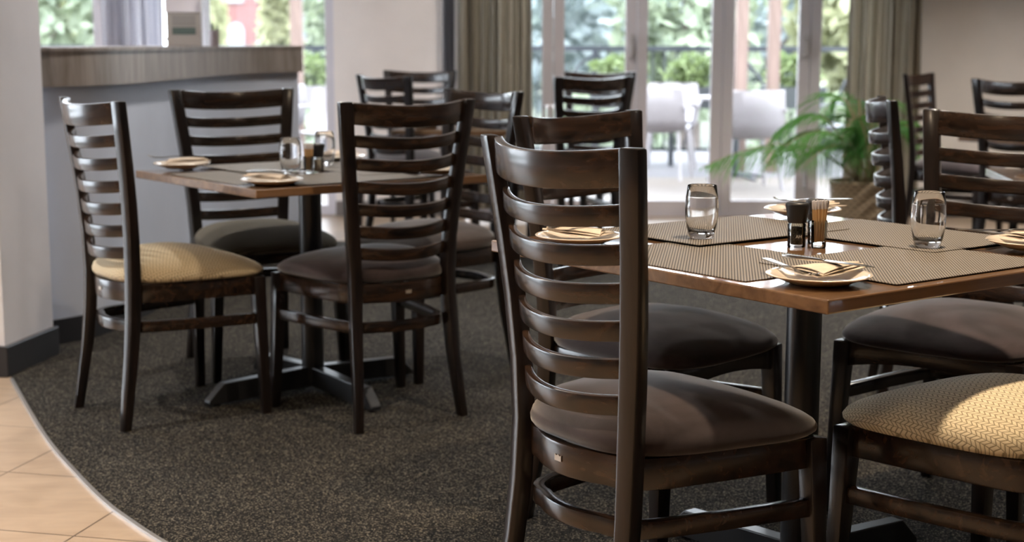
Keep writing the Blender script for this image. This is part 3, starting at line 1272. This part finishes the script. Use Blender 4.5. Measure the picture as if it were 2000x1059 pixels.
# toothpick glasses ----------------------------------------------------
m = MB()
m.lathe([(0.0005, 0), (0.0150, 0), (0.0158, 0.002), (0.0178, 0.060), (0.0165, 0.060), (0.0145, 0.012), (0.0005, 0.0115)], 12)
SHOT = m.mesh('shot_glass', PANE, smooth=25)
PICK_B = plain('toothpick_wood', (0.66, 0.44, 0.22), 0.6)
PICK_T = plain('toothpick_paper_tip', (0.80, 0.78, 0.80), 0.5)
m = MB()
m.tube([(0, 0, 0), (0, 0, 0.070)], 0.0021, 6)
m.cur = 1
m.tube([(0, 0, 0.070), (0, 0, 0.0705), (0, 0, 0.088)], [0.0021, 0.0023, 0.0020], 6)
PICK = m.mesh('toothpick', [PICK_B, PICK_T], smooth=50)


def picks(c, ang, u, v, n, where, seed):
    rr = random.Random(seed)
    p = local(c, ang, u, v)
    spots = [(0, 0)] + [(0.0055, k * 2 * pi / 6) for k in range(6)] + [(0.0105, k * 2 * pi / 12 + 0.2) for k in range(12)]
    for k in range(n):
        r_, a_ = spots[k]
        o = bpy.data.objects.new('toothpick', PICK)
        COL.objects.link(o)
        o.location = (p[0] + r_ * cos(a_), p[1] + r_ * sin(a_), ZT + 0.0125 + rr.uniform(0, 0.003))
        o.rotation_euler = (-r_ * 2.6 * sin(a_) * 2, r_ * 2.6 * cos(a_) * 2, 0)
        tag(o, 'paper tipped toothpick bundled in the shot glass on the %s table' % where, 'toothpick', 'toothpicks on the %s table' % where)


place('shot_glass', SHOT, C2, A2, 0.004, -0.030, ZT, 'small shot glass of toothpicks beside the pepper grinder on the front table', 'glass', 'toothpick glasses')
picks(C2, A2, 0.004, -0.030, 19, 'front', 4)
place('shot_glass', SHOT, C1, A1, -0.033, -0.052, ZT, 'small shot glass of toothpicks on the left table', 'glass', 'toothpick glasses')
picks(C1, A1, -0.033, -0.052, 19, 'left', 9)

# place settings -------------------------------------------------------
m = MB()
m.lathe([(0.0005, 0.0), (0.052, 0.0), (0.055, 0.0015), (0.070, 0.007), (0.090, 0.0148), (0.0955, 0.0165), (0.0965, 0.018), (0.0950, 0.0192), (0.088, 0.0172), (0.068, 0.0105), (0.056, 0.0065), (0.0005, 0.0055)], 56)
PLATE = m.mesh('side_plate', CHINA, smooth=60)


def napkin_mesh(v=0):
    """paper serviette folded to a long triangle, leaves fanned out and slightly lifted"""
    m = MB()
    rr = random.Random(v)
    for layer in range(3):
        L_ = 0.150 - 0.014 * layer
        Wd = 0.056 - 0.004 * layer
        tw = R(rr.uniform(-9, 9)) + R(7 * (layer - 1))
        rows = 10
        rings = []
        for i in range(rows + 1):
            t_ = i / rows
            x0 = -0.062 + L_ * t_ + 0.004 * layer
            hw = Wd * (1 - t_) + 0.0015
            zb = 0.0016 * layer + 0.003 * layer * sin(pi * min(1, t_ * 0.9 + 0.1)) + 0.005 * t_ * t_
            top_, bot_ = [], []
            for j in range(7):
                q = 2 * j / 6 - 1
                zz = zb + 0.0025 * layer * (1 - q * q)
                x, y = x0, q * hw
                X, Y = x * cos(tw) - y * sin(tw), x * sin(tw) + y * cos(tw)
                top_.append((X, Y, zz + 0.0014))
                bot_.append((X, Y, zz))
            rings.append(top_ + bot_[::-1])
        m.loft(rings)
    return m.mesh('folded_napkin', NAPKIN, smooth=30)


NAPS = [napkin_mesh(k) for k in range(3)]


def fork_mesh():
    m = MB()
    up = Vector((0, 0, 1))
    # handle, neck, bowl along x; tines at +x
    xs = [-0.095, -0.085, -0.055, -0.02, 0.010, 0.030, 0.042, 0.055]
    ws = [0.011, 0.016, 0.013, 0.008, 0.006, 0.010, 0.021, 0.023]
    zs = [0.006, 0.006, 0.005, 0.004, 0.004, 0.002, 0.0, 0.0]
    m.sweep([(x, 0, z + 0.001) for x, z in zip(xs, zs)], Vector((0, 1, 0)), up, ws, 0.0022)
    for k in range(4):
        y = -0.0096 + 0.0064 * k
        m.sweep([(0.054, y, 0.001), (0.075, y, 0.0005), (0.092, y, 0.004), (0.100, y, 0.007)], Vector((0, 1, 0)), up, [0.0036, 0.0034, 0.003, 0.0014], 0.0018)
    return m.mesh('fork', STEEL, smooth=40)


FORK = fork_mesh()
m = MB()
m.sweep([(0.0, 0, 0.004), (0.02, 0.001, 0.004), (0.085, 0.001, 0.004), (0.105, -0.003, 0.004), (0.112, -0.006, 0.004)], Vector((0, 1, 0)), Vector((0, 0, 1)), [0.010, 0.017, 0.018, 0.011, 0.003], [0.0022, 0.0016, 0.0014, 0.0012, 0.001])
BLADE = m.mesh('blade', STEEL, smooth=40)
m = MB()
m.sweep([(-0.092, 0, 0.004), (-0.088, 0, 0.004), (-0.05, 0, 0.004), (-0.01, 0, 0.004), (0.002, 0, 0.004)], Vector((0, 1, 0)), Vector((0, 0, 1)), [0.010, 0.014, 0.013, 0.010, 0.009], [0.005, 0.0065, 0.0065, 0.0055, 0.004])
HANDLE = m.mesh('handle', STEEL, bevel=0.0012, smooth=40)


def setting(c, ang, u, v, where, z, nap=None, fork=None, knife=None, k=0, grp='', plate_rim=0.0188):
    p = local(c, ang, u, v)
    o = bpy.data.objects.new('side_plate', PLATE)
    COL.objects.link(o)
    o.location = (p[0], p[1], z)
    tag(o, 'cream side plate ' + where, 'plate', 'side plates')
    if nap is not None:
        o = bpy.data.objects.new('folded_napkin', NAPS[k % 3])
        COL.objects.link(o)
        o.location = (p[0] + nap[0], p[1] + nap[1], z + 0.0197)
        o.rotation_euler = (0, R(nap[3]) if len(nap) > 3 else 0, R(nap[2]))
        tag(o, 'peach folded napkin on the plate ' + where, 'napkin', 'folded napkins')
    if fork is not None:
        o = bpy.data.objects.new('fork', FORK)
        COL.objects.link(o)
        o.location = (p[0] + fork[0], p[1] + fork[1], z + fork[3])
        o.rotation_euler = (0, R(fork[4]) if len(fork) > 4 else 0, R(fork[2]))
        tag(o, 'steel fork resting on the plate ' + where, 'fork', 'forks')
    if knife is not None:
        t = thing('table_knife', 'steel knife resting on the plate ' + where, 'knife', (p[0] + knife[0], p[1] + knife[1], z + knife[3]), R(knife[2]), 'table knives')
        if len(knife) > 4:
            t.rotation_euler = (0, R(knife[4]), R(knife[2]))
        for nm, me in (('blade', BLADE), ('handle', HANDLE)):
            o = bpy.data.objects.new(nm, me)
            COL.objects.link(o)
            o.parent = t


ZP = 0.7502
ZP2 = ZM + 0.0052
setting(C2, A2, -0.362, -0.355, 'at the near corner of the front table', ZP, (0.022, 0.014, 22), (-0.050, 0.032, -72, 0.0212, 0), (0.012, 0.020, -47, 0.0350, 0), 0)
setting(C2, A2, 0.395, 0.370, 'on the front table behind the pepper grinder', ZP2, (0.020, 0.0, 8), (0.025, -0.012, 168, 0.0372, 0), None, 1)
setting(C2, A2, 0.335, -0.330, 'at the right corner of the front table', ZM + 0.0036, (0.025, 0.025, 20), None, (-0.05, 0.0, 176, 0.0350, 0), 2)
setting(C2, A2, -0.360, 0.335, 'at the front table behind the nearest chair back', ZP, (-0.004, 0.0, 160), (0.012, -0.012, 20, 0.0372, 0), (0.016, 0.020, 14, 0.0372, 0), 1)
setting(C1, A1, -0.300, 0.345, 'at the left corner of the left table', ZP2, (0.01, 0.0, 10), (-0.01, -0.03, 172, 0.0372, 0), None, 2)
setting(C1, A1, -0.315, -0.318, 'at the near corner of the left table', ZP, (-0.012, 0.0, 165), (0.018, -0.012, 10, 0.0372, 0), (0.02, 0.018, -12, 0.0372, 0), 0)
setting(C1, A1, 0.290, -0.325, 'at the right corner of the left table', ZM + 0.0036, (0.01, 0.0, 30), None, (-0.02, -0.01, 175, 0.0350, 0), 1)
setting(C1, A1, 0.315, 0.320, 'at the far corner of the left table', ZP2, (0.0, 0.0, 40), None, None, 2)
setting(CS, AS, -0.26, 0.30, 'on the table cut off by the right edge', ZP, (0.03, 0.0, 20), None, None, 0)
setting(CR, AR, -0.38, -0.18, 'at the left end of the far rectangular table', 0.7152, (0.0, 0.0, 30), None, None, 1)

# ------------------------------------------------------------------ potted palm
t = thing('potted_palm', 'green palm in a woven wicker basket before the right curtain', 'plant', (2.235, 9.50, 0))
m = MB()
m.lathe([(0.0005, 0.0), (0.165, 0.0), (0.18, 0.02), (0.205, 0.16), (0.215, 0.30), (0.222, 0.315), (0.215, 0.325), (0.20, 0.31), (0.19, 0.27), (0.0005, 0.27)], 40)
bk = m.build('basket', BASKET, t, smooth=50)
m = MB()
m.lathe([(0.0005, 0.295), (0.188, 0.29), (0.188, 0.272), (0.0005, 0.272)], 24)
m.build('soil', SOIL, bk)


def frond(az, reach, rise, base, lw=0.0052, nl=26, droop=1.0, seed=0):
    rr = random.Random(seed)
    d = Vector((cos(az), sin(az), 0))
    side = Vector((-sin(az), cos(az), 0))
    path = []
    N = 16
    for i in range(N + 1):
        t_ = i / N
        r_ = reach * (t_ ** 1.35)
        z = rise * (1 - (1 - t_) ** 1.7) - droop * 0.62 * rise * max(0, t_ - 0.35) ** 1.6 * 1.9
        path.append(base + d * r_ + Vector((0, 0, z)))
    st = MB()
    st.tube(path, [0.0075 * (1 - 0.8 * i / N) + 0.0012 for i in range(N + 1)], 6)
    lf = MB()
    for k in range(nl):
        t_ = 0.36 + 0.64 * k / (nl - 1)
        f_ = t_ * N
        i = min(int(f_), N - 1)
        p = path[i].lerp(path[i + 1], f_ - i)
        tg = (path[i + 1] - path[i]).normalized()
        L_ = 0.30 * (sin(pi * min(1, 0.25 + 0.78 * (t_ - 0.36) / 0.64)) ** 0.7) * rr.uniform(0.85, 1.1) + 0.03
        for sg in (-1, 1):
            dr = (side * sg * 0.85 + tg * 0.62 + Vector((0, 0, 0.18))).normalized()
            pts = []
            for j in range(5):
                q = j / 4
                pts.append(p + dr * L_ * q + Vector((0, 0, -0.55 * L_ * q * q * rr.uniform(0.9, 1.3) * droop)))
            wv = tg.cross(Vector((0, 0, 1)))
            wv = (tg * 0.8 + Vector((0, 0, 0.2))).normalized()
            ww = [0.35, 1.0, 0.9, 0.6, 0.04]
            A_ = [q + wv * lw * x for q, x in zip(pts, ww)]
            B_ = [q - wv * lw * x for q, x in zip(pts, ww)]
            vs_ = A_ + B_
            lf.add(vs_, [(j, j + 1, 5 + j + 1, 5 + j) for j in range(4)])
    return st, lf


FR = [(176, 0.98, 0.36, 1.25), (188, 0.62, 0.50, 1.25), (205, 0.52, 0.36, 1.2), (232, 0.42, 0.42, 1.1), (160, 0.55, 0.62, 1.0), (140, 0.30, 0.75, 0.8), (40, 0.30, 0.70, 0.9), (10, 0.40, 0.55, 1.0), (345, 0.24, 0.50, 1.1), (275, 0.24, 0.50, 1.1), (215, 0.30, 0.60, 1.0)]
for k, (az, reach, rise, dr) in enumerate(FR):
    a_ = R(az)
    st, lf = frond(a_, reach, rise + 0.05, Vector((0.06 * cos(a_ * 3 + 1), 0.06 * sin(a_ * 2), 0.29)), nl=32, droop=dr, seed=k)
    s_ = st.build('stem', CANE, t, smooth=60)
    lf.build('frond', PALM, s_)
for k in range(5):
    m = MB()
    a_ = k * 1.26
    m.tube([(0.05 * cos(a_), 0.05 * sin(a_), 0.285), (0.07 * cos(a_) + 0.02, 0.07 * sin(a_), 0.5), (0.12 * cos(a_) + 0.03, 0.12 * sin(a_), 0.72 + 0.04 * k)], [0.016, 0.013, 0.007], 8)
    m.build('cane', CANE, t, smooth=60)

# ------------------------------------------------------------------ terrace and garden
m = MB()
for k in range(24):
    y0 = BY + 0.13 + 0.125 * k
    m.box(-9, 9, y0, y0 + 0.12, -0.06, -0.01)
o = m.build('deck_floor', DECK)
struct(o)
m = MB()
m.box(-12, 12, 13.13, 17.2, -0.10, -0.015)
struct(m.build('paving_floor', PAVING))
m = MB()
m.box(-80, 80, 17.2, 140, -0.9, -0.6)
struct(m.build('lawn_ground', LAWN))

# iron railing
RY = 15.2
t = thing('terrace_railing', 'dark iron terrace railing with arched braces beyond the glass doors', 'railing', (0, RY, 0))
m = MB()
m.box(-9, 9, -0.03, 0.03, 1.10, 1.15)
m.build('top_rail', RAIL_BLACK, t)
m = MB()
m.box(-9, 9, -0.015, 0.015, 0.10, 0.13)
m.build('bottom_rail', RAIL_BLACK, t)
for k in range(13):
    x = -8.97 + 1.4 * k
    m = MB()
    m.box(x - 0.03, x + 0.03, -0.03, 0.03, -0.015, 1.10)
    m.build('railing_post', RAIL_BLACK, t)
    m = MB()
    for sg in (-1, 1):
        m.tube([(x + sg * 0.02, 0, 1.06), (x + sg * 0.14, 0, 0.98), (x + sg * 0.28, 0, 0.80), (x + sg * 0.42, 0, 0.45), (x + sg * 0.5, 0, 0.13)], 0.014, 6)
    m.tube([(x + 0.7, 0, 0.13), (x + 0.7, 0, 1.10)], 0.011, 6)
    m.tube([(x + 0.58, 0, 0.13), (x + 0.58, 0, 1.10)], 0.009, 6)
    m.tube([(x + 0.82, 0, 0.13), (x + 0.82, 0, 1.10)], 0.009, 6)
    m.build('arched_brace', RAIL_BLACK, t)

# timber veranda posts
for x, y, lab in ((2.10, 13.9, 'light timber veranda post behind the centre door leaf'), (2.43, 14.1, 'reddish timber veranda post seen through the glass door right of centre'),
                  (-2.02, 14.2, 'timber veranda post beyond the end of the bar'), (-5.2, 14.2, 'timber veranda post beyond the left end of the glazing')):
    m = MB()
    m.box(-0.055, 0.055, -0.055, 0.055, -0.015, 3.3)
    m.cur = 0
    o = m.build('veranda_post', POST_WOOD, bevel=0.006)
    o.location = (x, y, 0)
    tag(o, lab, 'post', 'timber veranda posts')


def leaf_cloud(center, radii, n, size, seed):
    rr = random.Random(seed)
    m = MB()
    for _ in range(n):
        d = Vector((rr.gauss(0, 1), rr.gauss(0, 1), rr.gauss(0, 1))).normalized()
        k = rr.uniform(0.35, 1.0) ** 0.6
        lump = 0.78 + 0.22 * sin(5 * d.x + 3 * d.z + seed) * cos(4 * d.y + seed)
        p = Vector(center) + Vector((d.x * radii[0], d.y * radii[1], d.z * radii[2])) * k * lump
        size_ = size * max(1.0, radii[0] / 2.0)
        a_ = Vector((rr.gauss(0, 1), rr.gauss(0, 1), rr.gauss(0, 1))).normalized()
        b_ = a_.cross(Vector((rr.gauss(0, 1), rr.gauss(0, 1), rr.gauss(0, 1)))).normalized()
        s_ = size_ * rr.uniform(0.6, 1.4)
        m.add([p - a_ * s_, p - b_ * s_ * 0.5, p + a_ * s_, p + b_ * s_ * 0.5], [(0, 1, 2, 3)])
    return m


# planter boxes in front of the railing
for i, (x, lab) in enumerate(((-2.05, 'leafy planter trough beyond the end of the bar'), (1.05, 'leafy planter trough seen through the door left of centre'), (1.78, 'leafy planter trough behind the white patio chairs'),
                              (2.75, 'leafy planter trough seen through the door right of centre'), (3.62, 'leafy planter trough behind the right curtain'))):
    t = thing('planter_trough', lab, 'planter', (x, RY - 0.42, 0), 0, 'planter troughs along the railing')
    m = MB()
    m.loft([[(-0.27, -0.11, 0.55), (0.27, -0.11, 0.55), (0.27, 0.11, 0.55), (-0.27, 0.11, 0.55)], [(-0.31, -0.14, 0.76), (0.31, -0.14, 0.76), (0.31, 0.14, 0.76), (-0.31, 0.14, 0.76)]])
    m.build('trough', PLANTER_MAT if i else PATIO_WHITE, t)
    m = MB()
    for sx in (-0.22, 0.22):
        m.box(sx - 0.02, sx + 0.02, -0.08, 0.08, -0.015, 0.55)
    m.build('stand', RAIL_BLACK, t)
    leaf_cloud((0, 0, 0.90), (0.34, 0.18, 0.22), 420, 0.045, 20 + i).build('foliage', LEAF_P, t)


# patio chairs and tables
def patio_chair(label, x, y, rz, mat):
    t = thing('patio_chair', label, 'chair', (x, y, -0.015), rz, 'patio chairs on the terrace')
    m = MB()
    rows = []
    prof = [(0.22, 0.45, 0.21), (0.10, 0.43, 0.23), (-0.10, 0.425, 0.24), (-0.19, 0.46, 0.25), (-0.235, 0.56, 0.255), (-0.26, 0.68, 0.25), (-0.28, 0.82, 0.235)]
    for y_, z_, hw in prof:
        rows.append([(-hw + 2 * hw * j / 8, y_ + 0.07 * (abs(j / 4 - 1) ** 2) * (1 if z_ > 0.44 and y_ < 0 else 0), z_ + (0.03 * abs(j / 4 - 1) ** 2 if z_ < 0.47 else 0)) for j in range(9)])
    top_ = rows
    bot_ = [[(p[0], p[1] - 0.012, p[2] - 0.014) for p in r] for r in rows]
    m.loft([a_ + list(reversed(b_)) for a_, b_ in zip(top_, bot_)])
    m.build('shell', mat, t, smooth=50)
    for sx in (-1, 1):
        for y0, y1 in ((0.16, 0.21), (-0.14, -0.23)):
            m = MB()
            m.tube([(sx * 0.18, y0, 0.425), (sx * 0.23, y1, 0.0)], 0.014, 8)
            m.build('leg', mat, t, smooth=50)
        m = MB()
        m.tube([(sx * 0.235, 0.17, 0.44), (sx * 0.27, 0.16, 0.64), (sx * 0.275, -0.05, 0.66), (sx * 0.25, -0.235, 0.65)], 0.014, 8)
        m.build('armrest', mat, t, smooth=50)
    return t


patio_chair('white patio chair seen through the door left of centre', 1.33, 13.35, R(-20), PATIO_WHITE)
patio_chair('white patio chair with its back to the centre right door', 1.95, 12.45, R(10), PATIO_WHITE)
patio_chair('white patio chair beyond the round terrace table', 1.50, 14.25, R(170), PATIO_WHITE)
patio_chair('grey patio chair seen behind the palm and curtain', 3.0, 13.7, R(60), PATIO_GREY)
patio_chair('white patio chair seen between the bar end and the pale wall', -1.55, 12.6, R(160), PATIO_WHITE)
patio_chair('white patio chair farther out past the bar end', -2.2, 13.8, R(30), PATIO_WHITE)


def patio_table(label, x, y):
    t = thing('patio_table', label, 'table', (x, y, -0.015), 0, 'terrace tables')
    m = MB()
    m.lathe([(0.0005, 0.705), (0.38, 0.705), (0.40, 0.715), (0.40, 0.73), (0.0005, 0.735)], 32)
    m.build('tabletop', PATIO_WHITE, t, smooth=40)
    m = MB()
    m.tube([(0, 0, 0.02), (0, 0, 0.705)], 0.03, 12)
    m.build('column', RAIL_BLACK, t, smooth=40)
    for k in range(4):
        m = MB()
        a_ = k * pi / 2 + 0.5
        m.tube([(0, 0, 0.06), (0.3 * cos(a_), 0.3 * sin(a_), 0.012)], [0.02, 0.012], 8)
        m.build('foot_arm', RAIL_BLACK, t)


patio_table('round terrace table between the white patio chairs', 1.98, 13.3)
patio_table('round terrace table past the bar end', -1.10, 13.7)

# trees, shrubs and the brick building
def tree(label, x, y, h, r, mat, seed, n=1500, trunk=True):
    t = thing('garden_tree', label, 'tree', (x, y, -0.6), 0, 'garden trees')
    m = MB()
    m.tube([(0, 0, -0.05), (0.06 * sin(seed), 0.05, h * 0.4), (0.12 * cos(seed), 0.1, h * 0.8)], [0.16, 0.12, 0.05], 8)
    m.build('trunk', BARK, t, smooth=60)
    leaf_cloud((0, 0, h * 0.55), (r, r, h * 0.50), n, 0.15, seed).build('crown', mat, t)
    return t


TR = [(-8.6, 25, 6.5, 2.2, LEAF_Y, 'yellow green tree beyond the left glazing by the pillar'), (-6.6, 22, 5.0, 1.5, LEAF_G, 'green tree beyond the left glazing'),
      (-3.80, 24.5, 5.0, 0.28, LEAF_Y, 'yellow leafed tree right of the brick building'), (-2.75, 23, 4.0, 0.42, LEAF_G, 'small green tree beside the pale wall'),
      (-11.7, 60, 6.0, 0.5, LEAF_Y, 'tall yellow green tree left of the brick building'),
      (0.6, 24, 7.5, 1.5, LEAF_B, 'blue green tree behind the left door leaf'), (1.6, 27, 8.0, 1.9, LEAF_B, 'tall blue green tree behind the door handle'),
      (2.45, 20.7, 5.6, 1.15, LEAF_G, 'leafy green tree behind the white patio chairs'), (4.5, 25, 7.5, 1.5, LEAF_B, 'blue green tree behind the timber posts'),
      (4.9, 21.5, 4.4, 1.1, LEAF_Y, 'yellow green tree behind the right door leaf'), (7.9, 26.5, 7.0, 1.8, LEAF_Y, 'pale yellow green tree behind the right curtain')]
TR += [(-22.5, 70, 13, 4.0, LEAF_Y, 'distant pale tree left of the brick building'), (-8.0, 116, 15, 4.5, LEAF_Y, 'distant pale tree right of the brick building'),
       (-4.5, 48, 9, 2.6, LEAF_B, 'distant tree between the bar end and the pale wall'), (1.5, 50, 12, 3.2, LEAF_B, 'distant tree behind the left door leaf'), (7.5, 52, 13, 3.4, LEAF_G, 'distant tree behind the centre doors'),
       (13.8, 54, 12, 3.2, LEAF_Y, 'distant tree behind the right door leaf'), (20.5, 58, 13, 3.4, LEAF_B, 'distant tree behind the right curtain'),
       (-1.6, 72, 15, 4.2, LEAF_G, 'tallest distant tree seen past the bar end'), (5.5, 76, 17, 4.6, LEAF_B, 'tallest distant tree seen through the left doors'), (15.5, 78, 17, 4.8, LEAF_G, 'tallest distant tree seen through the right doors'), (26.5, 82, 17, 5.0, LEAF_Y, 'tallest distant tree behind the right curtain'),
       (-31.5, 88, 16, 5.0, LEAF_G, 'tallest distant tree behind the pillar')]
for i, (x, y, h, r, mt, lab) in enumerate(TR):
    hh = 3.1 + 0.16 * h if y < 40 else 3.6 + 0.11 * h
    tree(lab, x, y, hh, r * (1.1 if y < 40 else 1.1), mt, 40 + i, n=1700 if y < 40 else 2000)
for i, (x, lab) in enumerate(((-3.2, 'low rounded shrub past the bar end'), (1.2, 'low rounded shrub beyond the left door leaf'), (3.6, 'low rounded shrub beyond the centre doors'), (5.9, 'low rounded shrub beyond the right door leaf'))):
    t = thing('garden_shrub', lab, 'shrub', (x, 18.5, -0.6), 0, 'garden shrubs')
    leaf_cloud((0, 0, 0.75), (1.0, 0.5, 0.7), 700, 0.09, 80 + i).build('foliage', LEAF_G, t)

t = thing('brick_building', 'red brick building with pale windows far beyond the bar', 'building', (-16.4, 95, -0.6))
m = MB()
m.box(-3.6, 3.6, 0, 8, 0, 8)
m.build('wall', BRICK, t)
for zi in range(2):
    for xi in range(4):
        x = -2.7 + 1.8 * xi
        z = 1.2 + 3.0 * zi
        m = MB()
        m.prism([(x - 0.5, z), (x + 0.5, z), (x + 0.5, z + 1.3), (x + 0.35, z + 1.65), (x, z + 1.8), (x - 0.35, z + 1.65), (x - 0.5, z + 1.3)], 0, 0.12, Matrix.Rotation(pi / 2, 4, 'X'))
        m.build('window', BUILD_GLASS, t)
m = MB()
m.prism([(-4.0, 8), (4.0, 8), (0, 9.6)], -8.3, 0.3, Matrix.Rotation(pi / 2, 4, 'X'))
m.build('roof', plain('slate_roof', (0.2, 0.2, 0.24), 0.7), t)
